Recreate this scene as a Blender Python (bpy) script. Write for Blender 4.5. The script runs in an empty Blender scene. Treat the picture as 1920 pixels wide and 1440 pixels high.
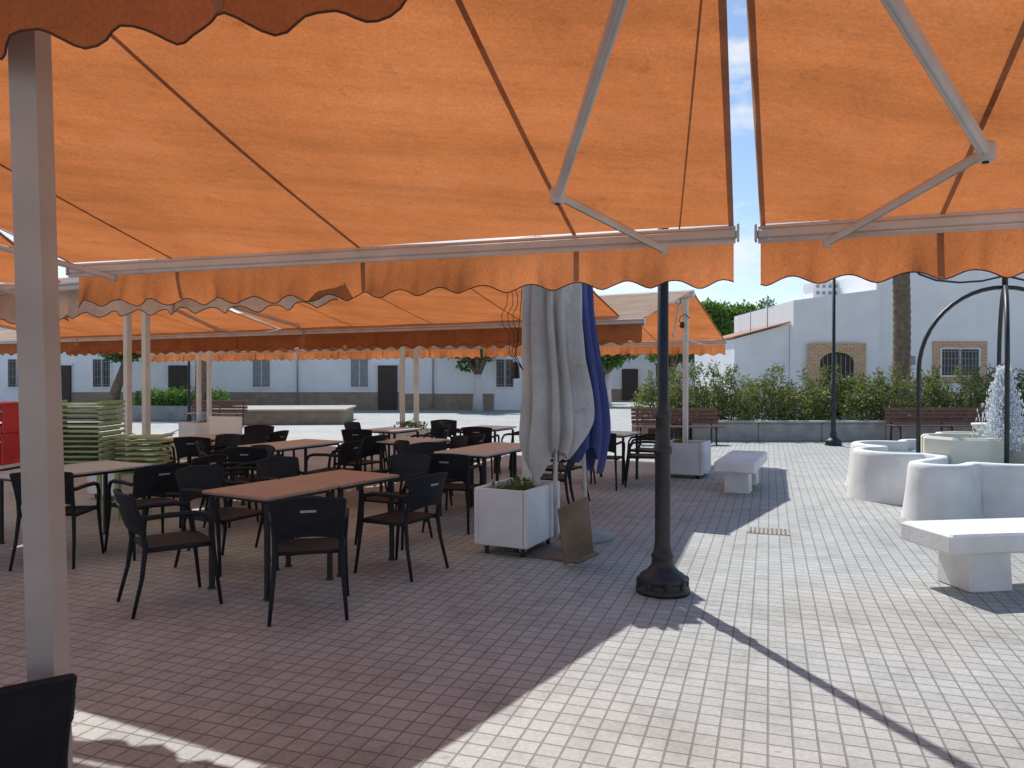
import bpy, math, random
from mathutils import Vector, Matrix
random.seed(7)
R=math.radians
scene=bpy.context.scene
# ------------------------------------------------------------------ materials
def new_mat(name):
    m=bpy.data.materials.new(name); m.use_nodes=True
    nt=m.node_tree; b=nt.nodes["Principled BSDF"]
    return m,nt,b
def L(nt,a,b): nt.links.new(a,b)
def coords(nt,scale=(1,1,1),rot=(0,0,0),kind='Object'):
    tc=nt.nodes.new('ShaderNodeTexCoord'); mp=nt.nodes.new('ShaderNodeMapping')
    mp.inputs['Scale'].default_value=scale; mp.inputs['Rotation'].default_value=rot
    L(nt,tc.outputs[kind],mp.inputs['Vector']); return mp.outputs['Vector']
def noise(nt,vec,scale,detail=4,rough=.55):
    n=nt.nodes.new('ShaderNodeTexNoise'); n.inputs['Scale'].default_value=scale
    n.inputs['Detail'].default_value=detail; n.inputs['Roughness'].default_value=rough
    L(nt,vec,n.inputs['Vector']); return n.outputs['Fac']
def ramp(nt,fac,stops):
    r=nt.nodes.new('ShaderNodeValToRGB'); e=r.color_ramp.elements
    while len(e)<len(stops): e.new(.5)
    for i,(p,c) in enumerate(stops):
        e[i].position=p; e[i].color=(*c,1)
    L(nt,fac,r.inputs['Fac']); return r.outputs['Color']
def mixc(nt,fac,a,b,mode='MIX'):
    m=nt.nodes.new('ShaderNodeMix'); m.data_type='RGBA'; m.blend_type=mode
    for k,v in ((0,fac),(6,a),(7,b)):
        if hasattr(v,'links') or hasattr(v,'is_linked'): L(nt,v,m.inputs[k])
        elif isinstance(v,(int,float)): m.inputs[k].default_value=v
        else: m.inputs[k].default_value=(*v,1)
    return m.outputs[2]
def bump(nt,h,b,strength=.3,dist=.01):
    bp=nt.nodes.new('ShaderNodeBump'); bp.inputs['Strength'].default_value=strength
    bp.inputs['Distance'].default_value=dist; L(nt,h,bp.inputs['Height']); L(nt,bp.outputs['Normal'],b.inputs['Normal'])
def mottled(name,c1,c2,scale=3,rough=.7,bs=.2,bd=.004,bscale=60,metal=0,kind='Object',spec=.5):
    m,nt,b=new_mat(name); v=coords(nt,kind=kind)
    f=noise(nt,v,scale,6); L(nt,ramp(nt,f,[(.3,c1),(.7,c2)]),b.inputs['Base Color'])
    b.inputs['Roughness'].default_value=rough; b.inputs['Metallic'].default_value=metal
    b.inputs['Specular IOR Level'].default_value=spec
    if bs: bump(nt,noise(nt,v,bscale,3),b,bs,bd)
    return m
M={}
def fabric(name,ctrans,cdiff,fac,wr=.5):
    m=bpy.data.materials.new(name); m.use_nodes=True; nt=m.node_tree; nt.nodes.clear()
    out=nt.nodes.new('ShaderNodeOutputMaterial'); mx=nt.nodes.new('ShaderNodeMixShader')
    df=nt.nodes.new('ShaderNodeBsdfDiffuse'); tr=nt.nodes.new('ShaderNodeBsdfTranslucent')
    v=coords(nt); f1=noise(nt,v,1.1,9,.66); f2=noise(nt,v,75,3,.7)
    k=ramp(nt,f1,[(.30,(.74,.74,.75)),(.55,(.95,.97,1.0)),(.70,(1.03,1.12,1.3))])
    k2=ramp(nt,f2,[(.3,(.82,.80,.78)),(.7,(1.06,1.05,1.04))])
    tcw=coords(nt,(.35,4.2,1),(0,0,R(17)))
    f3=noise(nt,tcw,1.0,5,.6); k3=ramp(nt,f3,[(.36,(.86,.86,.86)),(.5,(1,1,1)),(.66,(1.05,1.08,1.14))])  # wrinkle shading painted into the cloth colour as stretched bands
    f4=noise(nt,v,5.5,5,.75); k4=ramp(nt,f4,[(.28,(.80,.76,.72)),(.40,(1,1,1))])
    kk=mixc(nt,1.0,mixc(nt,1.0,mixc(nt,1.0,k,k2,'MULTIPLY'),k3,'MULTIPLY'),k4,'MULTIPLY')
    L(nt,mixc(nt,1.0,kk,ctrans,'MULTIPLY'),tr.inputs['Color'])
    L(nt,mixc(nt,1.0,kk,cdiff,'MULTIPLY'),df.inputs['Color'])
    bp=nt.nodes.new('ShaderNodeBump'); bp.inputs['Strength'].default_value=wr; bp.inputs['Distance'].default_value=.03
    ad=nt.nodes.new('ShaderNodeMath'); ad.operation='ADD'; L(nt,noise(nt,coords(nt,(3,3,1)),2.2,5),ad.inputs[0]); L(nt,f3,ad.inputs[1])
    L(nt,ad.outputs[0],bp.inputs['Height'])
    L(nt,bp.outputs['Normal'],df.inputs['Normal']); L(nt,bp.outputs['Normal'],tr.inputs['Normal'])
    mx.inputs['Fac'].default_value=fac
    L(nt,df.outputs[0],mx.inputs[1]); L(nt,tr.outputs[0],mx.inputs[2]); L(nt,mx.outputs[0],out.inputs['Surface'])
    return m
M['fab']=fabric('orange_canvas',(.60,.19,.058),(.48,.22,.10),.56,.6)
M['fabp']=fabric('faded_canvas',(.92,.68,.50),(.78,.60,.46),.62,.5)
M['seam']=fabric('canvas_seam',(.50,.28,.15),(.42,.27,.17),.4,.2)
M['hem']=mottled('brown_hem',(.06,.025,.018),(.09,.045,.03),8,.9,0)
M['par_g']=fabric('grey_parasol_cloth',(.5,.46,.42),(.62,.59,.55),.10,.9)
M['par_b']=fabric('blue_parasol_cloth',(.10,.14,.4),(.10,.12,.30),.12,.9)
M['alu']=mottled('painted_aluminium',(.52,.50,.47),(.68,.66,.63),4,.45,.05)
M['postp']=mottled('post_paint',(.34,.30,.27),(.45,.40,.36),3,.5,.1)
M['iron']=mottled('black_iron',(.012,.012,.013),(.028,.028,.03),9,.45,.4,.003,40)
M['white']=mottled('whitewash',(.80,.80,.80),(.88,.88,.88),1.2,.85,.35,.01,12)
M['conc']=mottled('white_concrete',(.64,.64,.62),(.82,.82,.80),2.5,.8,.4,.006,25)
M['cream']=mottled('cream_render',(.62,.60,.50),(.76,.74,.64),2.5,.8,.4,.006,25)
M['plant']=mottled('planter_paint',(.60,.61,.63),(.76,.77,.79),3,.75,.4,.006,25)
M['chair']=mottled('anthracite_plastic',(.010,.012,.016),(.018,.021,.028),6,.6,.15,.001,300,spec=.22)
M['mark']=mottled('pale_mark',(.30,.32,.35),(.38,.40,.44),6,.6,0)
M['leg']=mottled('dark_leg_metal',(.018,.018,.02),(.032,.032,.036),6,.5,.05,spec=.3)
M['topbr']=mottled('brown_tabletop',(.32,.20,.15),(.42,.28,.215),14,.42,.1,.001,200)
M['topgr']=mottled('grey_tabletop',(.46,.46,.45),(.57,.57,.56),14,.4,.1,.001,200)
M['wood']=mottled('red_bench_wood',(.12,.055,.04),(.20,.09,.065),10,.6,.3,.003,60)
M['stonew']=mottled('granite_wall',(.27,.27,.26),(.40,.39,.37),4,.85,.5,.01,30)
M['dado']=mottled('stone_dado',(.26,.19,.13),(.38,.29,.21),3,.9,.6,.02,9)
M['bark']=mottled('bark',(.12,.085,.06),(.26,.19,.13),7,.95,.9,.03,14)
M['limebark']=mottled('limewashed_bark',(.6,.58,.54),(.72,.70,.66),5,.9,.5,.01,20)
M['glass']=mottled('dark_window',(.02,.025,.03),(.05,.055,.06),2,.2,0)
M['door']=mottled('dark_door',(.035,.025,.02),(.06,.04,.03),5,.6,.2)
M['shut']=mottled('grey_shutter',(.28,.31,.32),(.36,.39,.40),5,.6,.2)
M['tile']=mottled('roof_tile',(.30,.15,.09),(.42,.24,.15),6,.85,.5,.02,10)
M['rust']=mottled('rusty_board',(.15,.105,.07),(.25,.18,.125),4,.85,.3,.003,40)
M['lime']=mottled('pale_green_plastic',(.27,.37,.17),(.36,.46,.24),4,.5,.1)
M['red']=mottled('red_plastic',(.45,.02,.02),(.55,.03,.03),4,.4,0)
M['rubber']=mottled('rubber',(.02,.02,.02),(.04,.04,.04),6,.7,0)
M['soil']=mottled('soil',(.04,.028,.018),(.08,.055,.035),8,.95,.8,.02,20)
M['steel']=mottled('galvanised',(.25,.25,.25),(.34,.34,.33),5,.5,.1)
M['sand']=mottled('platform_top',(.36,.31,.25),(.46,.40,.33),3,.9,.4,.006,25)
def leafmat(name,a,b,c):
    m,nt,bs=new_mat(name); v=coords(nt); f=noise(nt,v,1.8,5,.7)
    L(nt,ramp(nt,f,[(.3,a),(.5,b),(.72,c)]),bs.inputs['Base Color'])
    bs.inputs['Roughness'].default_value=.6
    out=nt.nodes['Material Output']; tr=nt.nodes.new('ShaderNodeBsdfTranslucent'); tr.inputs['Color'].default_value=(b[0]*2.4,b[1]*2.3,b[2]*1.1,1)
    mx=nt.nodes.new('ShaderNodeMixShader'); mx.inputs[0].default_value=.36
    L(nt,bs.outputs[0],mx.inputs[1]); L(nt,tr.outputs[0],mx.inputs[2]); L(nt,mx.outputs[0],out.inputs['Surface'])
    return m
M['leaf']=leafmat('hedge_leaf',(.035,.05,.02),(.09,.115,.04),(.21,.19,.085))
M['leaf2']=leafmat('tree_leaf',(.03,.07,.015),(.06,.13,.025),(.10,.19,.04))
m,nt,b=new_mat('brick_surround'); v=coords(nt,(1,1,1),(R(90),0,0))
bk=nt.nodes.new('ShaderNodeTexBrick'); L(nt,v,bk.inputs['Vector']); bk.inputs['Scale'].default_value=1
bk.inputs['Brick Width'].default_value=.28; bk.inputs['Row Height'].default_value=.09; bk.inputs['Mortar Size'].default_value=.012
bk.inputs['Color1'].default_value=(.62,.38,.20,1); bk.inputs['Color2'].default_value=(.48,.28,.15,1); bk.inputs['Mortar'].default_value=(.62,.52,.40,1)
L(nt,bk.outputs['Color'],b.inputs['Base Color']); b.inputs['Roughness'].default_value=.9; M['brick']=m
# paving
m,nt,b=new_mat('plaza_paving'); v=coords(nt,(1,1,1),(0,0,R(19)))
k1=nt.nodes.new('ShaderNodeTexBrick'); L(nt,v,k1.inputs['Vector']); k1.offset=0; k1.inputs['Scale'].default_value=1
k1.inputs['Brick Width'].default_value=.104; k1.inputs['Row Height'].default_value=.104
k1.inputs['Mortar Size'].default_value=.0058; k1.inputs['Mortar Smooth'].default_value=.4
k1.inputs['Color1'].default_value=(.475,.485,.465,1); k1.inputs['Color2'].default_value=(.41,.42,.405,1); k1.inputs['Mortar'].default_value=(.235,.235,.222,1)
vc=coords(nt)
big=ramp(nt,noise(nt,vc,.55,6,.6),[(.25,(.80,.79,.77)),(.7,(1.05,1.05,1.04))])
fine=ramp(nt,noise(nt,vc,42,5,.7),[(.25,(.76,.75,.74)),(.7,(1.10,1.10,1.10))])
stain=ramp(nt,noise(nt,vc,2.3,7,.78),[(.34,(.76,.75,.73)),(.52,(1,1,1))])
spots=ramp(nt,noise(nt,vc,9,3,.5),[(.24,(.62,.60,.58)),(.30,(1,1,1))])
c=mixc(nt,1.0,k1.outputs['Color'],big,'MULTIPLY'); c=mixc(nt,1.0,c,fine,'MULTIPLY'); c=mixc(nt,1.0,c,stain,'MULTIPLY'); c=mixc(nt,1.0,c,spots,'MULTIPLY')
vm=nt.nodes.new('ShaderNodeVectorMath'); vm.operation='DISTANCE'; L(nt,vc,vm.inputs[0]); vm.inputs[1].default_value=(2.6,5.0,0)
ds=nt.nodes.new('ShaderNodeMath'); ds.operation='MULTIPLY_ADD'; L(nt,noise(nt,vc,3.5,5,.7),ds.inputs[0]); ds.inputs[1].default_value=1.6; L(nt,vm.outputs['Value'],ds.inputs[2])
mr=nt.nodes.new('ShaderNodeMapRange'); L(nt,ds.outputs[0],mr.inputs[0]); mr.inputs[1].default_value=.7; mr.inputs[2].default_value=2.0
rs=ramp(nt,mr.outputs[0],[(.0,(.98,.90,.82)),(1.0,(1,1,1))]); c=mixc(nt,1.0,c,rs,'MULTIPLY')
L(nt,c,b.inputs['Base Color']); b.inputs['Roughness'].default_value=.75
inv=nt.nodes.new('ShaderNodeMath'); inv.operation='SUBTRACT'; inv.inputs[0].default_value=1; L(nt,k1.outputs['Fac'],inv.inputs[1])
ad=nt.nodes.new('ShaderNodeMath'); ad.operation='MULTIPLY_ADD'; L(nt,noise(nt,vc,70,3),ad.inputs[0]); ad.inputs[1].default_value=.25; L(nt,inv.outputs[0],ad.inputs[2])
bump(nt,ad.outputs[0],b,.7,.006); M['pave']=m
M['earth']=mottled('pale_ground',(.38,.36,.32),(.48,.46,.42),.6,.9,.3,.02,8)

# ------------------------------------------------------------------ mesh builder
class B:
    def __init__(s): s.v=[];s.f=[];s.m=[];s.sm=[];s.mats=[]
    def mi(s,mat):
        if mat not in s.mats: s.mats.append(mat)
        return s.mats.index(mat)
    def add(s,vs,fs,mat,smooth=False,T=None):
        o=len(s.v); i=s.mi(mat)
        for p in vs:
            p=Vector(p); s.v.append(T@p if T else p)
        for f in fs: s.f.append([o+k for k in f]); s.m.append(i); s.sm.append(smooth)
    def box(s,c,size,mat,rot=0,T=None,taper=1,bev=0):
        x,y,z=[a/2 for a in size]
        if bev<=0:
            vs=[(sx*x*(taper if sz>0 else 1),sy*y*(taper if sz>0 else 1),sz*z) for sz in(-1,1) for sx,sy in((-1,-1),(1,-1),(1,1),(-1,1))]
            fs=[(3,2,1,0),(4,5,6,7),(0,1,5,4),(1,2,6,5),(2,3,7,6),(3,0,4,7)]
        else:
            vs=[];e=min(bev,x*.9,y*.9,z*.9)
            for zz,ins in((-z,e),(-z+e,0),(z-e,0),(z,e)):
                k=taper if zz>0 else 1
                for sx,sy,a in((-1,-1,0),(-1,-1,1),(1,-1,1),(1,-1,0),(1,1,0),(1,1,1),(-1,1,1),(-1,1,0)):
                    dx=x-ins-(e if a else 0) ; dy=y-ins-(0 if a else e)
                    vs.append((sx*dx*k,sy*dy*k,zz))
            fs=[tuple(range(7,-1,-1)),tuple(range(24,32))]
            for r in range(3):
                for j in range(8): fs.append((r*8+j,r*8+(j+1)%8,(r+1)*8+(j+1)%8,(r+1)*8+j))
        Mx=Matrix.Translation(Vector(c))@Matrix.Rotation(rot,4,'Z')
        if T: Mx=T@Mx
        s.add(vs,fs,mat,False,Mx)
    def tube(s,path,r,mat,n=8,T=None,cap=True):
        path=[Vector(p) for p in path]; k=len(path); rr=r if isinstance(r,(list,tuple)) else [r]*k
        vs=[];fs=[];up=None
        for i,p in enumerate(path):
            t=(path[min(i+1,k-1)]-path[max(i-1,0)]).normalized()
            if up is None: up=Vector((0,0,1)) if abs(t.z)<.9 else Vector((1,0,0))
            a=t.cross(up).normalized(); bb=a.cross(t).normalized(); up=bb
            for j in range(n):
                an=2*math.pi*j/n; vs.append(p+a*math.cos(an)*rr[i]+bb*math.sin(an)*rr[i])
        for i in range(k-1):
            for j in range(n): fs.append((i*n+j,i*n+(j+1)%n,(i+1)*n+(j+1)%n,(i+1)*n+j))
        if cap: fs.append(tuple(range(n-1,-1,-1))); fs.append(tuple((k-1)*n+j for j in range(n)))
        s.add(vs,fs,mat,True,T)
    def lathe(s,prof,c,mat,n=24,T=None,smooth=True):
        vs=[];fs=[]
        for r,z in prof:
            for j in range(n):
                a=2*math.pi*j/n; vs.append((c[0]+r*math.cos(a),c[1]+r*math.sin(a),c[2]+z))
        for i in range(len(prof)-1):
            for j in range(n): fs.append((i*n+j,i*n+(j+1)%n,(i+1)*n+(j+1)%n,(i+1)*n+j))
        fs.append(tuple(range(n-1,-1,-1))); fs.append(tuple((len(prof)-1)*n+j for j in range(n)))
        s.add(vs,fs,mat,smooth,T)
    def grid(s,fn,nu,nv,mat,smooth=True):
        vs=[fn(i/nu,j/nv) for j in range(nv+1) for i in range(nu+1)]
        fs=[(j*(nu+1)+i,j*(nu+1)+i+1,(j+1)*(nu+1)+i+1,(j+1)*(nu+1)+i) for j in range(nv) for i in range(nu)]
        s.add(vs,fs,mat,smooth)
    def mesh(s,name):
        me=bpy.data.meshes.new(name); me.from_pydata([tuple(p) for p in s.v],[],s.f)
        for mt in s.mats: me.materials.append(mt)
        me.polygons.foreach_set('material_index',s.m); me.polygons.foreach_set('use_smooth',s.sm); me.update()
        return me
    def obj(s,name,loc=(0,0,0),rot=0,parent=None):
        o=bpy.data.objects.new(name,s.mesh(name)); scene.collection.objects.link(o)
        o.location=loc; o.rotation_euler=(0,0,rot)
        if parent: o.parent=parent
        return o
def empty(name,loc=(0,0,0)):
    o=bpy.data.objects.new(name,None); scene.collection.objects.link(o); o.location=loc; return o
def inst(me,name,loc,rot):
    o=bpy.data.objects.new(name,me); scene.collection.objects.link(o); o.location=loc; o.rotation_euler=(0,0,rot); return o

# ------------------------------------------------------------------ ground
g=B(); g.add([(-400,-60,-.006),(400,-60,-.006),(400,900,-.006),(-400,900,-.006)],[(0,1,2,3)],M['earth']); g.obj('ground')
g=B(); g.add([(-45,-12,0),(45,-12,0),(45,70,0),(-45,70,0)],[(0,1,2,3)],M['pave']); g.obj('plaza_pavement')

# ------------------------------------------------------------------ awnings
def awning(P0,ang,W,D,zb,zr,seams=(),arms=(),post_s=(),extra=(),name='cafe_awning',val=.235,beam=True,fab='fab',fabv=None):
    F=M[fab]; FV=M[fabv or fab]
    a=R(ang); d=Vector((math.sin(a),math.cos(a),0)); b=Vector((-math.cos(a),math.sin(a),0)); P0=Vector((P0[0],P0[1],0))
    sl=(zr-zb)/D
    def P(s,t,h=0): 
        sag=-.035*math.sin(math.pi*min(max(t/D,0),1))*math.sin(math.pi*min(max(s/W,0),1))**.5 if 0<s<W else 0
        q=P0+b*s-d*t; q.z=zb+sl*t+h+sag; return q
    root=empty(name,tuple(P(W/2,D/2)))
    ri=Vector(root.location)
    def fin(bb,nm):
        o=bb.obj(nm,tuple(-ri)); o.parent=root; 
        return o
    c=B()
    c.grid(lambda u,v:P(u*W,v*D,.05+.006*math.sin(u*W*4.1+v*3)*math.sin(v*D*5)+.004*math.sin(v*D*14+math.sin(u*W*1.7)*2)),int(W*8),int(D*16),F)
    for s in seams:
        c.grid(lambda u,v:P(s+(u-.5)*.022,v*D,.042),1,16,M['seam'],False)
    for (s0,s1,w) in extra:
        c.grid(lambda u,v:P(s0+(s1-s0)*v+(u-.5)*w,v*D,.042),1,16,M['seam'],False)
    for s in (.012,W-.012):
        c.grid(lambda u,v:P(s+(u-.5)*.026,v*D,.041),1,16,M['seam'],False)
    fin(c,'canopy_sheet')
    ph=random.random()*6; lam=.26
    v_=B()
    def VP(u,v,off=0):
        s=u*W; sc=.5-.5*math.cos(2*math.pi*s/lam+ph+.5*math.sin(s*3))
        h=val-.045*sc**.8 + .008*math.sin(s*2.3+ph)
        q=P0+b*s+d*(.045+off+v*(.006*math.sin(s*41+ph)+.004*math.sin(s*67))+v*v*(.022*math.sin(s*5.3+ph)+.018*math.sin(s*11.7)+.012*math.sin(s*23+2)+.012*math.sin(s*2.1+1)))
        q.z=zb-.02-v*h; return q
    v_.grid(lambda u,v:VP(u,v),int(W/.02),6,FV)
    for s in seams:
        if s<W: v_.grid(lambda u,v:VP((s+(u-.5)*.03)/W,v*.97,-.004),1,6,M['seam'],False)
    n=int(W/.026); v_.tube([VP(i/n,1,0) for i in range(n+1)],.0032,M['hem'],5)
    fin(v_,'valance')
    f=B(); T=Matrix.Translation(P0)@Matrix(((b.x,d.x,0,0),(b.y,d.y,0,0),(0,0,1,0),(0,0,0,1)))
    f.box((W/2,0,zb+.0),(W+.03,.055,.046),M['alu'],T=T,bev=.008)
    f.box((W/2,.006,zb-.0255),(W+.01,.03,.006),M['iron'],T=T)  # thin dark strip in place of the shade in the gap below the bar
    f.box((W/2,.012,zb+.036),(W+.02,.04,.022),M['alu'],T=T,bev=.006)
    f.tube([T@Vector((-.01,-.02,zb-.036)),T@Vector((W+.01,-.02,zb-.036))],.013,M['alu'],10)
    for s in (-.022,W+.022): f.box((s,0,zb+.008),(.012,.075,.085),M['alu'],T=T,bev=.004)
    fin(f,'front_bar')
    ar=B()
    for (sb,se,te,sr) in arms:
        p1=P(sb,0,-.06); p2=P(se,te,-.07); p3=P(sr,D-.08,-.09)
        for q1,q2,r in ((p1,p2,.019),(p2,p3,.025)):
            dd=(q2-q1); ln=dd.length; mid=(q1+q2)/2; rot=dd.to_track_quat('X','Z').to_matrix().to_4x4()
            ar.box((0,0,0),(ln,r*1.5,r*2),M['alu'],T=Matrix.Translation(mid)@rot,bev=.01)
        ar.lathe([(.03,-.035),(.034,-.02),(.034,.02),(.03,.035)],tuple(p2),M['alu'],12)
        ar.lathe([(.012,-.042),(.012,.042)],tuple(p2),M['iron'],8)
        ar.lathe([(.024,-.03),(.024,.03)],tuple(p1+Vector((0,0,.01))),M['alu'],10)
        ar.box(tuple(p3+Vector((0,0,.02))),(.1,.1,.12),M['alu'],rot=-a,bev=.01)
    if arms: fin(ar,'folding_arm')
    if beam:
        be=B()
        be.box((W/2,-D-.04,zr+.0),(W+.04,.15,.12),M['alu'],T=T,bev=.02)
        be.tube([T@Vector((0,-D+.05,zr+.04)),T@Vector((W,-D+.05,zr+.04))],.04,M['alu'],12)
        fin(be,'ridge_cassette')
    if post_s:
        po=B()
        for s in post_s:
            q=T@Vector((s,-D-.03,0))
            po.box((q.x,q.y,(zr-.06)/2),(.08,.08,zr-.06),M['alu'],rot=-a,bev=.006)
            po.box((q.x,q.y,.006),(.22,.22,.012),M['alu'],rot=-a)
        fin(po,'post')
    return T
def arms_std(W): return [(.35,.80,.9,.25),(W-.35,W-.80,.9,W-.25)]
awning((1.126,3.8),17.4,4.31,2.45,2.327,2.996,seams=(.825,2.13,3.486),
       arms=[(.347,.752,.676,-.02+.05),(3.965,4.42,.70,4.2)],extra=[(.27,-.06+.02,.008)])
WB=3.9; aB=R(20); bB=Vector((-math.cos(aB),math.sin(aB)))
Lft=Vector((1.262,3.8)); P0B=Lft-bB*WB
awning((P0B.x,P0B.y),20,WB,2.45,2.327,2.996,seams=(WB-.813,WB-2.13,WB-3.45),
       arms=[(WB-.315,WB-.821,.766,WB-.03),(.35,.75,.766,.1)],post_s=(0.1,))
a3=R(13); n1=Vector((math.sin(a3),math.cos(a3))); b1=Vector((-math.cos(a3),math.sin(a3)))
e0=n1*1.51-b1*1.0
awning((e0.x,e0.y),13,4.4,2.6,2.665,3.25,seams=(.75,2.05,3.3),beam=True,val=.245)
p=B(); vs=[]
for z,xo in((0,-1.272),(2.93,-1.345)):
    for sx,sy in((-1,-1),(1,-1),(1,1),(-1,1)): vs.append((xo+sx*.037,2.075+sy*.037,z))
p.add(vs,[(3,2,1,0),(4,5,6,7),(0,1,5,4),(1,2,6,5),(2,3,7,6),(3,0,4,7)],M['postp'])
p.box((-1.272,2.075,.008),(.2,.2,.016),M['postp'])
p.box((-1.343,2.075,2.90),(.12,.14,.10),M['alu'],bev=.01)
p.obj('awning_post')
awning((-3.72,6.2),-2,3.6,2.5,2.33,3.2,seams=(1.3,2.6),arms=arms_std(3.6))
def double(rid,ang,W,D,zb,zr,post=True,near='fabp',nearv=None):
    a=R(ang); d=Vector((math.sin(a),math.cos(a))); b=Vector((-math.cos(a),math.sin(a))); r=Vector(rid)
    f=r+d*D; sm=[W*k/4 for k in(1,2,3)]
    awning((f.x,f.y),ang,W,D-.04,zb,zr,seams=sm,arms=arms_std(W),post_s=((.12,W-.12) if post else ()))
    n=r-d*D+b*W
    awning((n.x,n.y),ang+180,W,D-.04,zb,zr,seams=sm,arms=arms_std(W),beam=False,fab=near,fabv=nearv)
A2=25.6
a=R(A2); bv=Vector((-math.cos(a),math.sin(a))); dv=Vector((math.sin(a),math.cos(a)))
r2=Vector((.255,7.46))
double(r2,A2,5.8,3.05,2.3,2.95); double(r2+bv*5.92,A2,6.1,3.05,2.3,2.95)
r3=Vector((2.93,12.1))
for k in range(3): double(r3+bv*(k*5.5),A2,5.42,2.95,2.3,2.95,nearv='fab')

# ------------------------------------------------------------------ street lamps
def street_lamp(loc,h=4.3,sc=1,name='street_lamp'):
    s=B(); I=M['iron']
    s.lathe([(.20,0),(.20,.035),(.175,.05),(.17,.08),(.185,.10),(.165,.13),(.12,.16),(.085,.20),(.078,.25),(.088,.27),(.07,.30),(.058,.36),
             (.058,1.02),(.07,1.04),(.072,1.07),(.056,1.10),(.052,1.28),(.062,1.30),(.06,1.33),(.042,1.36),(.038,h),(.03,h)],(0,0,0),I,24)
    for k in range(8):
        an=k*math.pi/4; s.box((.165*math.cos(an),.165*math.sin(an),.07),(.06,.05,.10),I,rot=an,bev=.012)
    s.lathe([(.06,h-.1),(.075,h),(.05,h+.05),(.12,h+.08),(.12,h+.10)],(0,0,0),I,16)
    s.lathe([(.10,h+.10),(.16,h+.22),(.18,h+.38),(.15,h+.50),(.09,h+.56)],(0,0,0),M['white'],16)
    s.lathe([(.16,h+.51),(.12,h+.58),(.03,h+.64),(.02,h+.70)],(0,0,0),I,16)
    o=s.obj(name,loc); o.scale=(sc,sc,1); return o
street_lamp((1.126,5.57,0),3.55)
street_lamp((7.58,17.6,0),5.2,.95)
street_lamp((-10.9,25.2,0),4.6,.95)

# ------------------------------------------------------------------ chairs & tables
def chair_mesh():
    s=B(); C=M['chair']
    def seat(u,v):
        x=(u-.5)*(.43+.03*v); y=-.21+v*.43
        z=.452-.018*math.sin(math.pi*u)*math.sin(math.pi*v)-.015*max(0,v-.85)/.15
        return Vector((x,y,z))
    s.grid(seat,8,8,C)
    s.grid(lambda u,v:seat(1-u,v)-Vector((0,0,.022)),8,8,C)
    s.tube([(-.215,-.21,.44),(-.235,.2,.438),(-.2,.225,.43),(.2,.225,.43),(.235,.2,.438),(.215,-.21,.44),(-.215,-.21,.44)],.014,C,6)
    def back(u,v,off=0):
        x=(u-.5)*(.42+.05*v); k=1-(2*u-1)**2
        y=-.225-.055*k-.075*v-off; z=.535+.285*v-(.02*(1-k) if v>.5 else 0)*((v-.5)*2)
        if v<.3: z+= .035*k*(1-v/.3)
        return Vector((x,y,z))
    s.grid(lambda u,v:back(u,v),12,8,C); s.grid(lambda u,v:back(1-u,v,.02),12,8,C)
    for edge in ([back(i/12,1,.01) for i in range(13)],[back(i/12,0,.01) for i in range(13)],[back(0,i/8,.01) for i in range(9)],[back(1,i/8,.01) for i in range(9)]):
        s.tube(edge,.0115,C,6)
    for sx in(-1,1):
        s.tube([(sx*.245,-.31,0),(sx*.225,-.25,.25),(sx*.213,-.225,.45),(sx*.213,-.24,.56),(sx*.222,-.275,.7),(sx*.232,-.30,.80)],[.012,.015,.018,.016,.014,.011],C,8)
        s.tube([(sx*.265,.255,0),(sx*.25,.225,.25),(sx*.243,.205,.43),(sx*.255,.19,.58),(sx*.258,.15,.645),(sx*.255,.08,.662),(sx*.245,-.08,.665),(sx*.228,-.22,.655),(sx*.222,-.27,.67)],
               [.012,.015,.018,.016,.017,.019,.019,.017,.012],C,8)
        s.tube([(sx*.215,-.22,.43),(sx*.24,.2,.43)],.014,C,6)
    s.grid(lambda u,v:back(.39+.22*u,.68+.055*v,.0225),6,2,M['mark'])
    return s.mesh('cafe_chair')
CH=chair_mesh()
def chair(x,y,face): return inst(CH,'cafe_chair',(x,y,0),-R(face))
def table_mesh(lx,ly,top):
    s=B()
    s.box((0,0,.735),(lx,ly,.026),M[top],bev=.006)
    s.box((0,0,.708),(lx-.10,ly-.10,.026),M['leg'])
    for sx in(-1,1):
        for sy in(-1,1):
            s.box((sx*(lx/2-.05),sy*(ly/2-.05),.348),(.035,.035,.695),M['leg'],bev=.004)
            s.box((sx*(lx/2-.05),sy*(ly/2-.05),.006),(.045,.045,.012),M['rubber'])
    return s.mesh('cafe_table')
TB=table_mesh(.70,.73,'topbr'); TG=table_mesh(.70,.74,'topgr'); TL=table_mesh(.70,1.2,'topgr')
def table(x,y,ang,me): return inst(me,'cafe_table',(x,y,0),-R(ang))
table(-1.86,5.775,30,TB); table(-1.475,6.425,31,TB)
chair(-1.40,5.15,-14); chair(-2.42,5.32,52); chair(-.93,6.2,-60); chair(-2.45,6.35,118)
chair(-2.02,7.05,125); chair(-1.15,7.25,205)
table(-4.15,7.0,28,TL); chair(-3.95,6.5,-8); chair(-3.38,6.9,-50); chair(-3.35,7.6,-75); chair(-5.0,6.3,60)
table(-5.0,5.9,28,TG)
table(-.42,8.75,28,TG); table(-.08,9.4,28,TG); chair(-.62,7.95,12); chair(.42,8.7,-80); chair(-1.05,9.1,100); chair(.62,9.6,-62); chair(-.85,8.6,150)
table(-2.85,9.7,28,TL); chair(-3.5,9.2,72); chair(-2.25,9.3,-70); chair(-2.1,10.2,-60); chair(-3.3,10.2,110); chair(-3.95,9.9,200); chair(-2.95,8.7,8)
table(-1.35,10.2,28,TG); chair(-.75,10.3,-70); chair(-.95,9.75,-120)
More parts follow.
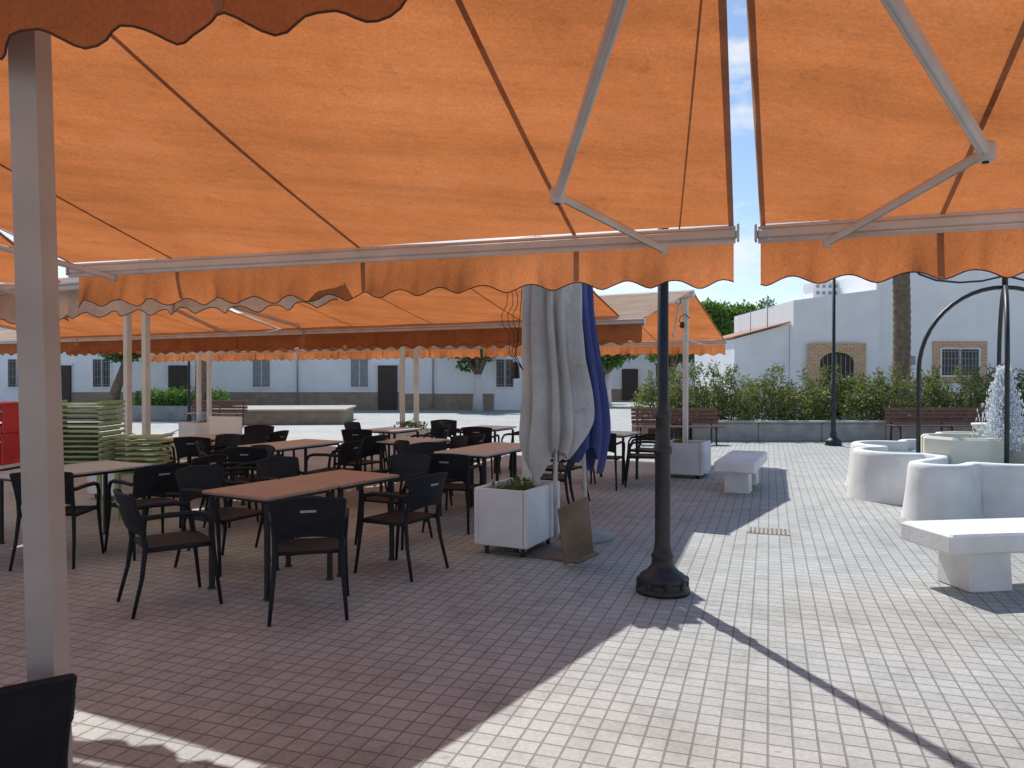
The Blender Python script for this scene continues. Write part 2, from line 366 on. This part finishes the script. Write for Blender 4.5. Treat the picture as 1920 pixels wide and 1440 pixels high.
table(-2.0,12.4,28,TG); chair(-2.5,12.9,110); chair(-1.4,12.3,-70); chair(-2.3,11.6,10); chair(-1.2,13.4,170)
table(1.55,11.6,28,TG); chair(1.95,11.1,-80); chair(1.35,10.9,20); chair(1.0,11.5,90); chair(2.15,12.0,-60)
table(-4.4,10.8,28,TL); chair(-4.2,10.1,0); chair(-4.95,10.4,70); chair(-3.7,11.0,-75); chair(-4.1,11.8,180)
table(-.4,12.9,28,TG); chair(.1,12.6,-70); chair(-.5,12.1,10); chair(-.9,13.1,100)
chair(-2.9,7.9,60); chair(-3.05,8.3,-140)
chair(-1.545,2.10,-36)

# ------------------------------------------------------------------ planters
def leaves(bb,blobs,n,size,mat,squash=1,asp=.5,shell=.55):
    tot=sum(r[0]*r[1]*r[2] for c,r in blobs)
    vs=[];fs=[]
    for c,r in blobs:
        k=int(n*r[0]*r[1]*r[2]/tot)+1
        for i in range(k):
            d=Vector((random.gauss(0,1),random.gauss(0,1),random.gauss(0,1))).normalized()*(random.random()**.33*(1-shell)+shell*random.random()**.2)
            d*=random.uniform(.75,1.12)
            q=Vector((c[0]+d.x*r[0],c[1]+d.y*r[1],c[2]+d.z*r[2]))
            t=Vector((random.gauss(0,1),random.gauss(0,1),random.gauss(.3,.8))).normalized()
            w=t.cross(Vector((random.random()-.5,random.random()-.5,random.random()-.5))).normalized()
            sz=size*random.uniform(.55,1.3); o=len(vs)
            vs+= [q,q+t*sz*.5+w*sz*asp*.5,q+t*sz,q+t*sz*.5-w*sz*asp*.5]; fs.append((o,o+1,o+2,o+3))
    bb.add(vs,fs,mat)
def planter(x,y,ang,lx,ly,h0,h1,plants=True,amt=1):
    s=B(); P_=M['plant']; r=-R(ang)
    T=Matrix.Translation((x,y,0))@Matrix.Rotation(r,4,'Z')
    t=.05; H=h1-h0
    s.box((0,0,h0+.02),(lx-.02,ly-.02,.04),P_,T=T)
    for sx in(-1,1): s.box((sx*(lx/2-t/2),0,h0+H/2+.003),(t,ly,H),P_,T=T,bev=.01)
    for sy in(-1,1): s.box((0,sy*(ly/2-t/2),h0+H/2),(lx-2*t-.004,t,H-.006),P_,T=T)
    s.box((0,0,h1-.07),(lx-2*t-.01,ly-2*t-.01,.02),M['soil'],T=T)
    for sx in(-1,1):
        for sy in(-1,1):
            q=T@Vector((sx*(lx/2-.09),sy*(ly/2-.09),0))
            s.tube([(q.x-.018,q.y,.04),(q.x+.018,q.y,.04)],.04,M['rubber'],12)
            s.box((q.x,q.y,.075),(.07,.05,.05),M['steel'])
    if plants:
        leaves(s,[((x+random.uniform(-.15,.15),y+random.uniform(-.2,.2),h1-.02+.05*(amt-1)),(.14*amt,.14*amt,.06*amt)) for k in range(3)],int(140*amt**2),.055,M['leaf2'])
    return s.obj('planter_box')
planter(.06,7.0,A2,.54,.76,.09,.60); planter(2.86,12.15,A2,.62,.7,.06,.56)
q=r2+bv*6.0; planter(q.x,q.y,A2,.6,.8,.08,.6)
q=r3+bv*5.5; planter(q.x,q.y,A2,.7,.9,.08,.6,amt=2.2); q=r3+bv*11.0; planter(q.x,q.y,A2,.6,.8,.08,.6)
s=B(); T=Matrix.Translation((.58,6.40,.0))@Matrix.Rotation(R(30),4,'Z')@Matrix.Rotation(R(16),4,'X')@Matrix.Rotation(R(-17),4,'Y')
s.box((0,0,.335),(.30,.022,.56),M['rust'],T=T,bev=.006); s.obj('leaning_board')
s=B(); s.box((.38,6.75,.012),(.7,.42,.018),M['rust'],rot=R(-30),bev=.004); s.obj('base_plate')
# ------------------------------------------------------------------ closed parasols
def parasol(x,y,z0,z1,rb,rt,mat,folds=9,slant=.12,lean=(0,0),ph=0):
    s=B(); n=144; rows=36; rng=random.Random(int(x*100)); off=[rng.uniform(-.5,.5) for _ in range(folds*2)]
    def f(u,v):
        an=2*math.pi*u; k=u*folds; w=abs(math.sin(math.pi*k+.9*math.sin(an*2+ph)+.6*math.sin(an*5+1)+v*.5*math.sin(an*3)))
        rad=(rb+(rt-rb)*v**.8)
        rad*= (1-.08*math.sin(v*9+ph)*(1-v)+.03*math.sin(an*7+v*11)); rad*= .60+.42*w
        if v<.18: rad*=1-.30*(1-v/.18)**2
        hem=slant*(-math.cos(an-ph))+.07*math.sin(an*folds/2+off[0])+.05*math.sin(an*3+off[1])+.03*w
        z=z0+(z1-z0)*v+hem*(1-v)**2
        return Vector((x+rad*math.cos(an)+lean[0]*v+.02*math.sin(v*6),y+rad*.8*math.sin(an)+lean[1]*v,z))
    s.grid(f,n,rows,mat)
    s.tube([(x,y,.1),(x+lean[0],y+lean[1],z1+.12)],.022,M['alu'],10)
    s.lathe([(.03,0),(.035,.03),(.012,.09)],(x+lean[0],y+lean[1],z1+.05),M['alu'],10)
    if mat==M['par_b']: s.lathe([(.26,0),(.26,.05),(.06,.08),(.04,.3)],(x,y,.0),M['stonew'],20)
    return s.obj('closed_parasol')
parasol(.41,6.98,.82,2.62,.36,.26,M['par_g'],9,.14,(-.02,0),math.pi)
parasol(.74,7.42,.76,2.6,.27,.16,M['par_b'],8,.05,(-.10,0),1)
# ------------------------------------------------------------------ concrete benches
def cbench(x,y,ang,ln,wd=.56):
    s=B(); T=Matrix.Translation((x,y,0))@Matrix.Rotation(-R(ang),4,'Z')
    s.box((0,0,.385),(wd,ln,.15),M['conc'],T=T,bev=.018)
    for k in(-1,1): s.box((0,k*(ln/2-.42),.155),(wd-.2,.36,.309),M['conc'],T=T,bev=.012,taper=.94)
    return s.obj('concrete_bench')
cbench(4.12,5.80,82,2.0)
cbench(3.35,10.85,24,1.75,.54)
s=B(); T=Matrix.Translation((2.66,7.75,.004))@Matrix.Rotation(R(-19),4,'Z')
s.box((0,0,0),(.42,.30,.006),M['stonew'],T=T)
for k in range(9): s.box((-.17+k*.0425,0,.005),(.018,.26,.008),M['rust'],T=T)
s.obj('drain_grate')

# ------------------------------------------------------------------ fountain
FC=(6.25,9.75)
root=empty('fountain',(FC[0],FC[1],0))
def child(bb,nm): o=bb.obj(nm,(-FC[0],-FC[1],0)); o.parent=root; return o
lobes=[(5.14,9.95,.55),(4.86,8.46,.33),(5.76,8.82,.66),(6.75,8.15,.40),(7.25,9.05,.6),(7.75,9.95,.42),(7.0,10.6,.6),(6.3,11.3,.42),(5.55,10.9,.55)]
def rad_at(th):
    dx,dy=math.cos(th),math.sin(th); best=1.12
    for cx,cy,r in lobes:
        ox,oy=cx-FC[0],cy-FC[1]; pb=ox*dx+oy*dy; disc=r*r-(ox*ox+oy*oy-pb*pb)
        if disc>0: best=max(best,pb+math.sqrt(disc))
    return best
N=540; rr=[rad_at(2*math.pi*i/N) for i in range(N)]
rr=[(rr[i-1]+2*rr[i]+rr[(i+1)%N])/4 for i in range(N)]
pts=[Vector((FC[0]+rr[i]*math.cos(2*math.pi*i/N),FC[1]+rr[i]*math.sin(2*math.pi*i/N),0)) for i in range(N)]
nor=[]
for i in range(N):
    t=(pts[(i+1)%N]-pts[i-1]).normalized(); nor.append(Vector((t.y,-t.x,0)))
for _ in range(2): nor=[(nor[i-1]+nor[i]+nor[(i+1)%N]).normalized() for i in range(N)]
s=B(); prof=[(.07,0),(.05,.12),(.02,.35),(0,.58),(-.012,.625),(-.035,.64),(-.12,.64),(-.135,.62),(-.14,.40)]
vs=[];fs=[]
for o_,z in prof:
    for i in range(N): q=pts[i]+nor[i]*o_; vs.append((q.x,q.y,z))
for j in range(len(prof)-1):
    for i in range(N): fs.append((j*N+i,j*N+(i+1)%N,(j+1)*N+(i+1)%N,(j+1)*N+i))
s.add(vs,fs,M['conc'],True)
child(s,'outer_basin')
wm,nt,b=new_mat('water'); b.inputs['Base Color'].default_value=(.92,.96,1,1); b.inputs['Roughness'].default_value=.15; b.inputs['Transmission Weight'].default_value=.1; b.inputs['IOR'].default_value=1.33
wp,nt,b=new_mat('pool_water'); b.inputs['Base Color'].default_value=(.25,.36,.36,1); b.inputs['Roughness'].default_value=.08
wv=coords(nt); bump(nt,noise(nt,wv,12,4),b,.5,.02)
s=B(); vs=[(FC[0],FC[1],.5)]+[tuple(pts[i]-nor[i]*.13+Vector((0,0,.5))) for i in range(N)]
s.add(vs,[(0,1+i,1+(i+1)%N) for i in range(N)],wp); child(s,'pool_water')
s=B()
for (cx,cy,r,h) in ((FC[0]-.50,FC[1]-.25,.50,.86),(FC[0]+.35,FC[1]-.3,.42,.80),(FC[0]+.1,FC[1]+.5,.5,.83)):
    s.lathe([(r,.3),(r,h-.03),(r-.03,h),(r-.08,h),(r-.09,h-.15)],(cx,cy,0),M['cream'],8,smooth=False)
s.lathe([(.16,.3),(.15,.9),(.22,.98),(.22,1.0)],(FC[0],FC[1],0),M['cream'],16)
child(s,'inner_basins')
s=B()
top=Vector((FC[0]+.18,FC[1],2.78))
for an in (180,238,0,60):
    dx,dy=math.cos(R(an)),math.sin(R(an)); rad=1.12; pts_=[(top.x+dx*rad,top.y+dy*rad,.5),(top.x+dx*rad,top.y+dy*rad,1.2)]
    for k in range(13):
        t=k/12*math.pi/2; pts_.append((top.x+dx*rad*math.cos(t),top.y+dy*rad*math.cos(t),1.68+1.1*math.sin(t)))
    s.tube(pts_,.028,M['iron'],8)
s.tube([top,top+Vector((0,0,.9))],.035,M['iron'],8)
for dx in(-1,1):
    s.tube([top+Vector((dx*x_,0,z_)) for x_,z_ in((0,.15),(.3,.08),(.6,.06),(.9,.09),(1.12,.17),(1.2,.26),(1.14,.33),(1.07,.27))],.014,M['iron'],6)
    s.lathe([(.03,.0),(.03,.04),(.01,.1)],tuple(top+Vector((dx*1.2,0,.26))),M['iron'],8)
child(s,'iron_arches')
s=B()
s.lathe([(.4,.76),(.4,.78)],(FC[0]-.5,FC[1]-.25,0),wp,8)
for k in range(9000):
    h=random.random()**.8; sp=.07+.24*(1-h)**1.1
    x=FC[0]-.12+random.gauss(0,sp*.45); y=FC[1]-.45+random.gauss(0,sp*.45); z=.7+1.0*h+random.gauss(0,.03); r=random.uniform(.003,.010)
    s.add([(x+r,y,z),(x-r,y,z),(x,y+r,z),(x,y-r,z),(x,y,z+r*3),(x,y,z-r*3)],[(0,2,4),(2,1,4),(1,3,4),(3,0,4),(2,0,5),(1,2,5),(3,1,5),(0,3,5)],wm,True)
child(s,'water_jet')

# ------------------------------------------------------------------ low wall, hedge, wooden benches
s=B(); x=4.6
while x<16:
    w=1.6; s.box((x+w/2,18.95,.22),(w-.012,.34,.44),M['stonew'],bev=.015); s.box((x+w/2,18.95,.475),(w-.012,.42,.06),M['stonew'],bev=.015); x+=w
s.obj('low_stone_wall')
s=B(); s.box((10,20.5,.15),(13,2.6,.3),M['soil']); s.obj('planting_bed')
s=B(); blobs=[]
x=3.9
while x<16.5:
    for yy in(19.6,20.4,21.2):
        blobs.append(((x+random.uniform(-.3,.3),yy+random.uniform(-.2,.2),.90+random.uniform(-.25,.2)),(random.uniform(.28,.5),.45,random.uniform(.4,.8))))
    x+=.5
leaves(s,blobs,50000,.11,M['leaf'],asp=.36)
fl=mottled('pale_flower',(.5,.42,.36),(.6,.5,.44),5,.8,0); leaves(s,[(c,(r[0]*1.02,r[1],r[2]*1.05)) for c,r in blobs],1200,.08,fl,shell=.9)
sh=[]
for k in range(110):
    x=random.uniform(3.8,16); y=random.uniform(19.5,21.2); tx=x+random.uniform(-.3,.3); th=random.uniform(1.45,1.95)
    s.tube([(x,y,.2),(x+random.uniform(-.2,.2),y,1.2),(tx,y,th)],[.02,.012,.004],M['bark'],5)
    sh.append(((tx,y,th-.15),(.09,.09,.28)))
leaves(s,sh,5000,.12,M['leaf'],asp=.3)
s.obj('hedge')
def wbench(x,y,ang,ln):
    s=B(); T=Matrix.Translation((x,y,0))@Matrix.Rotation(-R(ang),4,'Z')
    for k in range(4): s.box((0,-.18+k*.11,.43),(ln,.09,.035),M['wood'],T=T,bev=.006)
    for k in range(4): s.box((0,.23+.018*k,.53+k*.095),(ln,.03,.08),M['wood'],T=T,bev=.006)
    for sx in(-1,0,1):
        X=sx*(ln/2-.15)
        s.tube([T@Vector((X,-.2,0)),T@Vector((X,-.19,.40)),T@Vector((X,.2,.40))],.022,M['iron'],6)
        s.tube([T@Vector((X,.26,0)),T@Vector((X,.24,.4)),T@Vector((X,.32,.9))],.022,M['iron'],6)
    return s.obj('wooden_park_bench')
wbench(3.95,17.9,0,2.1); wbench(10.65,18.25,0,2.8); wbench(-9.6,24.2,5,1.9)

# ------------------------------------------------------------------ buildings
def building(name,parts):
    root=empty(name,(0,0,0))
    for nm,bb in parts:
        o=bb.obj(nm); o.parent=root
    return root
def window(wb,fb,x,y,z0,w,h,glass='glass',frame='white',grille=True,surround=None):
    wb.box((x,y-.012,z0+h/2),(w,.04,h),M[glass])
    for sx in(-1,1): fb.box((x+sx*(w/2+.03),y-.03,z0+h/2),(.06,.10,h+.12),M[frame])
    fb.box((x,y-.034,z0+h+.03),(w-.004,.10,.056),M[frame]); fb.box((x,y-.06,z0-.04),(w+.2,.16,.06),M[frame])
    fb.box((x,y-.04,z0+h/2),(.04,.03,h),M[frame])
    if grille:
        for k in range(int(w/.14)): fb.box((x-w/2+.1+k*.14,y-.09,z0+h/2),(.018,.018,h+.06),M['steel'])
        for k in range(4): fb.box((x,y-.105,z0+.1+k*(h-.2)/3),(w,.015,.02),M['steel'])
    if surround:
        t=.28
        for sx in(-1,1): fb.box((x+sx*(w/2+.06+t/2),y-.03,z0+h/2),(t,.08,h+.1),M[surround],bev=.01)
        fb.box((x,y-.035,z0+h+.05+t/2),(w+.12+2*t,.09,t),M[surround]); fb.box((x,y-.037,z0-.06-t/2),(w+.12+2*t,.10,t*.8),M[surround])
w=B(); gl=B(); fr=B()
w.box((-19,41,2.1),(40,8,4.2),M['white']); w.box((-19,37.02,4.25),(40.2,.3,.12),M['tile']); w.box((-13.8,36.965,.44),(16.4,.07,.88),M['dado']); w.box((-3.2,36.967,.40),(4.6,.07,.80),M['dado'])
w.box((7.5,56,2.2),(13,8,4.4),M['white']); w.box((7.5,51.98,.4),(13.02,.07,.8),M['dado']); w.box((7.5,52,4.45),(13.2,.3,.12),M['tile'])
for X in(-24.5,-20.3,-12.4,-7.55,-.35): window(gl,fr,X,37,1.15,.85,1.35,'shut' if X in(-12.4,-7.55) else 'glass')
for X in(-16.5,-6.15,-22.3):
    fr.box((X,36.93,1.1),(.95,.14,2.2),M['door']); fr.box((X,36.92,2.26),(1.15,.16,.1),M['white'])
for X in(3.2,6.2,10.5): window(gl,fr,X,52,1.2,1,1.4)
fr.box((8.2,51.93,1.1),(1.1,.16,2.2),M['door'])
for X in(-10.6,-3.9,.6): fr.tube([(X,36.88,.1),(X,36.88,4.2)],.04,M['steel'],8)
building('white_terrace_house',[('walls',w),('windows',gl),('frames_and_doors',fr)])
w=B(); gl=B(); fr=B(); Wm=M['white']
def prism(b_,x0,x1,y0,y1,zl,zr,mat):
    b_.add([(x0,y0,0),(x1,y0,0),(x1,y1,0),(x0,y1,0),(x0,y0,zl),(x1,y0,zr),(x1,y1,zr),(x0,y1,zl)],[(3,2,1,0),(4,5,6,7),(0,1,5,4),(1,2,6,5),(2,3,7,6),(3,0,4,7)],mat)
prism(w,9.05,11.28,30.4,37,3.18,3.78,Wm); 
fr.add([(8.95,30.25,3.20),(11.27,30.25,3.82),(11.27,37,3.82),(8.95,37,3.20),(8.95,30.25,3.26),(11.27,30.25,3.88),(11.27,37,3.88),(8.95,37,3.26)],[(3,2,1,0),(4,5,6,7),(0,1,5,4),(1,2,6,5),(2,3,7,6),(3,0,4,7)],M['tile'])
prism(w,11.3,14.75,30,38,4.70,5.15,Wm); prism(w,14.77,27,30.3,38,6.0,6.2,Wm)
prism(w,13.7,15.0,34,35.2,5.9,5.9,Wm)
for k in range(4):
    for j in range(2): fr.box((13.9+k*.28,33.97,5.55+j*.3-.1),(.12,.06,.14),M['steel'])
fr.box((14.35,34.6,5.96),(1.5,1.4,.1),Wm)
dx=13.0; fr.box((dx,29.975,1.1),(1.36,.06,2.2),M['door'])
av=[(dx+.68*math.cos(t*math.pi/16),29.94,2.2+.42*math.sin(t*math.pi/16)) for t in range(17)]
fr.add(av,[tuple(range(17))],M['door'])
for sx in(-1,1): fr.box((dx+sx*.92,29.93,1.1),(.48,.14,2.2),M['brick'])
vs=[];fs=[]
for t in range(17):
    an=t*math.pi/16; cx_=math.cos(an); sx_=math.sin(an)
    k=min(1.16/max(abs(cx_),1e-6),.80/max(sx_,1e-6))
    vs+=[(dx+.68*cx_,29.86,2.2+.42*sx_),(dx+k*cx_,29.86,2.2+k*sx_)]
for t in range(16): fs.append((2*t,2*t+1,2*t+3,2*t+2))
fr.add(vs,fs,M['brick'])
rv=[];rf=[]
for t in range(17):
    an=t*math.pi/16; rv+=[(dx+.68*math.cos(an),29.86,2.2+.42*math.sin(an)),(dx+.68*math.cos(an),30,2.2+.42*math.sin(an))]
for t in range(16): rf.append((2*t,2*t+1,2*t+3,2*t+2))
fr.add(rv,rf,M['brick'])
for k in range(7): fr.box((dx-.55+k*.18,29.90,1.3),(.02,.02,2.4),M['steel'])
window(gl,fr,18.15,30.3,1.7,1.5,1.05,'glass','white',True,'brick')
window(gl,fr,23.5,30.3,1.7,1.3,1.05,'glass','white',True,'brick')
fr.box((16.2,30.26,2.3),(.28,.05,.35),M['steel'],bev=.01); fr.box((16.2,30.26,3.0),(.14,.05,.14),M['white'],bev=.01)
building('white_house',[('walls',w),('windows',gl),('frames_and_doors',fr)])
s=B(); s.tube([(10.6,31,3.5),(10.6,31,5.0)],.02,M['steel'],6)
for k in range(5): s.box((10.6,31,4.5+k*.1),(.5-.06*k,.015,.015),M['steel'])
s.tube([(9.9,31,3.3),(9.9,31,4.4)],.015,M['steel'],6); s.obj('tv_antenna')

# ------------------------------------------------------------------ trees
def tree(x,y,h,cr,trunk_r,n,size,z0,limemat=False,name='tree',lean=0,mat='leaf2'):
    s=B(); tm=M['limebark'] if limemat else M['bark']
    s.tube([(x,y,0),(x+lean*.4,y,z0*.5),(x+lean,y,z0)],[trunk_r*1.2,trunk_r,trunk_r*.8],tm,10)
    blobs=[]
    for k in range(14):
        an=random.random()*6.28; rr_=cr*random.uniform(.1,.75); zz=z0+(h-z0)*random.uniform(.2,.85)
        q=(x+lean+rr_*math.cos(an),y+rr_*math.sin(an),zz)
        s.tube([(x+lean,y,z0*.95),((x+lean+q[0])/2,(y+q[1])/2,(z0+zz)/2+.1),q],[trunk_r*.55,trunk_r*.3,.02],M['bark'],6)
        b_=cr*random.uniform(.28,.5); blobs.append((q,(b_,b_,b_*.75)))
    leaves(s,blobs,n,size,M[mat],asp=.6)
    return s.obj(name)
tree(11.9,46,6.9,2.6,.22,10000,.24,2.6); tree(14.6,47,6.5,2.3,.2,8000,.24,2.6); tree(9.4,44,5.6,2.0,.2,5000,.24,2.0); tree(13.2,50,7.1,2.4,.2,8000,.26,2.8)
tree(-1.62,35.5,4.0,1.4,.22,5000,.16,1.75,True,'orange_tree')
tree(1.0,44,4.6,1.7,.18,4000,.2,2.2,True,'orange_tree'); tree(5.4,42,4.4,1.9,.18,5000,.2,1.9,True,'orange_tree'); tree(3.6,47,4.8,2.0,.18,4000,.22,2.1)
tree(-18.3,34,4.4,1.6,.22,4000,.18,2.2,False,'tree',.7)
s=B(); leaves(s,[((-16.5+k*.55,33.5+random.uniform(-.4,.4),.55),(.6,.6,.6)) for k in range(7)],6000,.14,M['leaf2']); s.obj('shrub')
def palm(x,y,h,r):
    s=B(); pts=[];rs=[]
    n=int(h/.12)
    for k in range(n+1):
        z=h*k/n; pts.append((x+.08*math.sin(z*.5),y,z)); rs.append(r*(1.1 if z<.5 else 1)*(1+.07*(k%2))*(1-.12*z/h))
    s.tube(pts,rs,M['bark'],14)
    for k in range(34):
        an=k*2.4; up=random.uniform(.1,1.1); ln=random.uniform(2.2,3)
        P_=[]
        for j in range(9):
            t=j/8; P_.append(Vector((x+math.cos(an)*ln*t*math.cos(up*.5),y+math.sin(an)*ln*t*math.cos(up*.5),h+up*1.6*t-1.9*t*t)))
        s.tube(P_,[.03*(1-t/9)+.004 for t in range(9)],M['leaf2'],4)
        vs=[];fs=[]
        side=Vector((-math.sin(an),math.cos(an),0))
        for j in range(1,33):
            t=j/33; i=int(t*8); q=P_[i].lerp(P_[min(i+1,8)],t*8-i); wv_=.5*math.sin(math.pi*min(t*1.1,1))+.08
            dirv=(P_[min(i+1,8)]-P_[i]).normalized()
            for sg in(-1,1):
                o=len(vs); vs+=[q-dirv*.02,q+dirv*.03,q+side*sg*wv_+dirv*.25-Vector((0,0,.18*wv_))]; fs.append((o,o+1,o+2))
        s.add(vs,fs,M['leaf2'])
    return s.obj('palm_tree')
palm(12.6,24.3,7.6,.27); palm(-13.8,33,6.8,.24)
s=B(); s.box((-8.2,27.2,.22),(4.4,3.6,.44),M['dado'],rot=R(6),bev=.02); s.box((-8.2,27.2,.48),(4.6,3.8,.08),M['sand'],rot=R(6),bev=.02); s.obj('stone_platform')
s=B(); s.box((-14.6,27.8,.27),(7.5,.4,.54),M['stonew'],bev=.02); s.obj('low_stone_wall')

# ------------------------------------------------------------------ left-hand clutter
s=B()
for k in range(13):
    z=.60+k*.058; ox=-.02*(k%2)
    for j in range(4): s.box((-4.92+ox,8.35+j*.13,z),(.74-.012*k,.09,.022),M['lime'],rot=R(3*(k%3-1)),bev=.005)
    for sx in(-1,1): s.box((-4.92+sx*.34,8.55,z+.026),(.04,.5,.03),M['lime'])
for k in range(8):
    z=.5+k*.06
    for j in range(3): s.box((-4.25,8.5+j*.13,z),(.5,.09,.022),M['lime'],rot=R(4*(k%2)),bev=.005)
for X in(-5.2,-4.62,-4.42,-4.06):
    for yy in(8.35,8.75): s.box((X,yy,.29),(.04,.04,.58),M['lime'])
s.obj('stacked_green_chairs')
def crate(x,y,z,mat):
    s=B(); 
    for sx in(-1,1):
        s.box((x+sx*.2,y,z+.15),(.02,.4,.30),mat,bev=.004)
        for k in range(3): s.box((x,y+sx*.2,z+.04+k*.11),(.38,.02,.07),mat)
    s.box((x,y,z+.01),(.38,.38,.02),mat); s.box((x,y,z+.29),(.44,.44,.02),mat,bev=.004)
    s.obj('plastic_crate')
table(-5.22,7.5,0,TG)
for k in range(2): crate(-5.16+.01*(k%2),7.45,.75+.305*k,M['red'])
s=B(); s.box((-4.45,11.6,.62),(.62,.04,.75),M['white'],rot=R(-20),bev=.01)
for sx in(-.25,.25): s.box((-4.45+sx,11.66,.3),(.04,.04,.6),M['steel'])
s.obj('menu_board')
s=B(); s.tube([(.12,7.6,2.8),(.08,7.62,2.2),(.03,7.62,1.75)],.004,M['iron'],5)
s.lathe([(.02,.16),(.045,.10),(.05,0),(.03,-.01)],(.03,7.62,1.6),M['iron'],8,smooth=False)
s.obj('hanging_lantern')
s=B()
for dy,amp in((0,.10),(.03,.16),(-.02,.05)):
    s.tube([(.08+amp*math.sin(math.pi*k/12)*-1+.03*math.sin(k*1.7),7.2+dy,2.75-.09*k) for k in range(13)],.0035,M['iron'],5)
s.obj('loose_cable')
s=B()
s.tube([(2.85,12.0,2.55),(2.78,11.98,2.62),(2.70,11.98,2.58),(2.68,11.98,2.50),(2.75,11.98,2.46)],.008,M['iron'],5); s.lathe([(.03,.07),(.045,0),(.015,-.03)],(2.73,11.98,2.42),M['iron'],8); s.obj('wall_lantern')

# ------------------------------------------------------------------ sky, sun, camera
el=R(50.6); sd=Vector((-.28,.96,0)).normalized()*math.cos(el); sd.z=math.sin(el)
w=bpy.data.worlds.new('World'); scene.world=w; w.use_nodes=True; nt=w.node_tree
bg=nt.nodes['Background']; sky=nt.nodes.new('ShaderNodeTexSky'); sky.sky_type='NISHITA'; sky.sun_disc=False
sky.sun_elevation=el; sky.sun_rotation=math.atan2(sd.x,sd.y); sky.air_density=1.0; sky.dust_density=.4; sky.ozone_density=2.5
tc=nt.nodes.new('ShaderNodeTexCoord'); mp=nt.nodes.new('ShaderNodeMapping'); mp.inputs['Scale'].default_value=(1,1,2.6); mp.inputs['Location'].default_value=(.3,.1,.25)
L(nt,tc.outputs['Generated'],mp.inputs['Vector'])
f=noise(nt,mp.outputs['Vector'],4.2,10,.6)
sp=nt.nodes.new('ShaderNodeSeparateXYZ'); L(nt,tc.outputs['Generated'],sp.inputs[0])
mr=nt.nodes.new('ShaderNodeMapRange'); L(nt,sp.outputs['Z'],mr.inputs[0]); mr.inputs[1].default_value=.05; mr.inputs[2].default_value=.40; mr.inputs[3].default_value=.19; mr.inputs[4].default_value=-.05
ad=nt.nodes.new('ShaderNodeMath'); ad.operation='ADD'; L(nt,f,ad.inputs[0]); L(nt,mr.outputs[0],ad.inputs[1])
cr=ramp(nt,ad.outputs[0],[(.53,(0,0,0)),(.70,(1,1,1))])
cm=mixc(nt,cr,sky.outputs['Color'],(6.6,6.7,6.9)); L(nt,cm,bg.inputs['Color']); bg.inputs['Strength'].default_value=.145
sun=bpy.data.lights.new('sun','SUN'); sun.energy=4.8; sun.angle=R(.53); sun.color=(1,.975,.94)
so=bpy.data.objects.new('sun',sun); scene.collection.objects.link(so); so.rotation_euler=(-sd).to_track_quat('-Z','Y').to_euler(); so.location=(0,0,20)
cam=bpy.data.cameras.new('camera'); co=bpy.data.objects.new('camera',cam); scene.collection.objects.link(co)
co.location=(0,0,1.6); co.rotation_euler=(R(90-.49),0,0); cam.sensor_width=36; cam.lens=26.25; cam.clip_start=.05; cam.clip_end=2000
scene.camera=co
scene.view_settings.view_transform='Standard'; scene.view_settings.look='None'; scene.view_settings.exposure=0
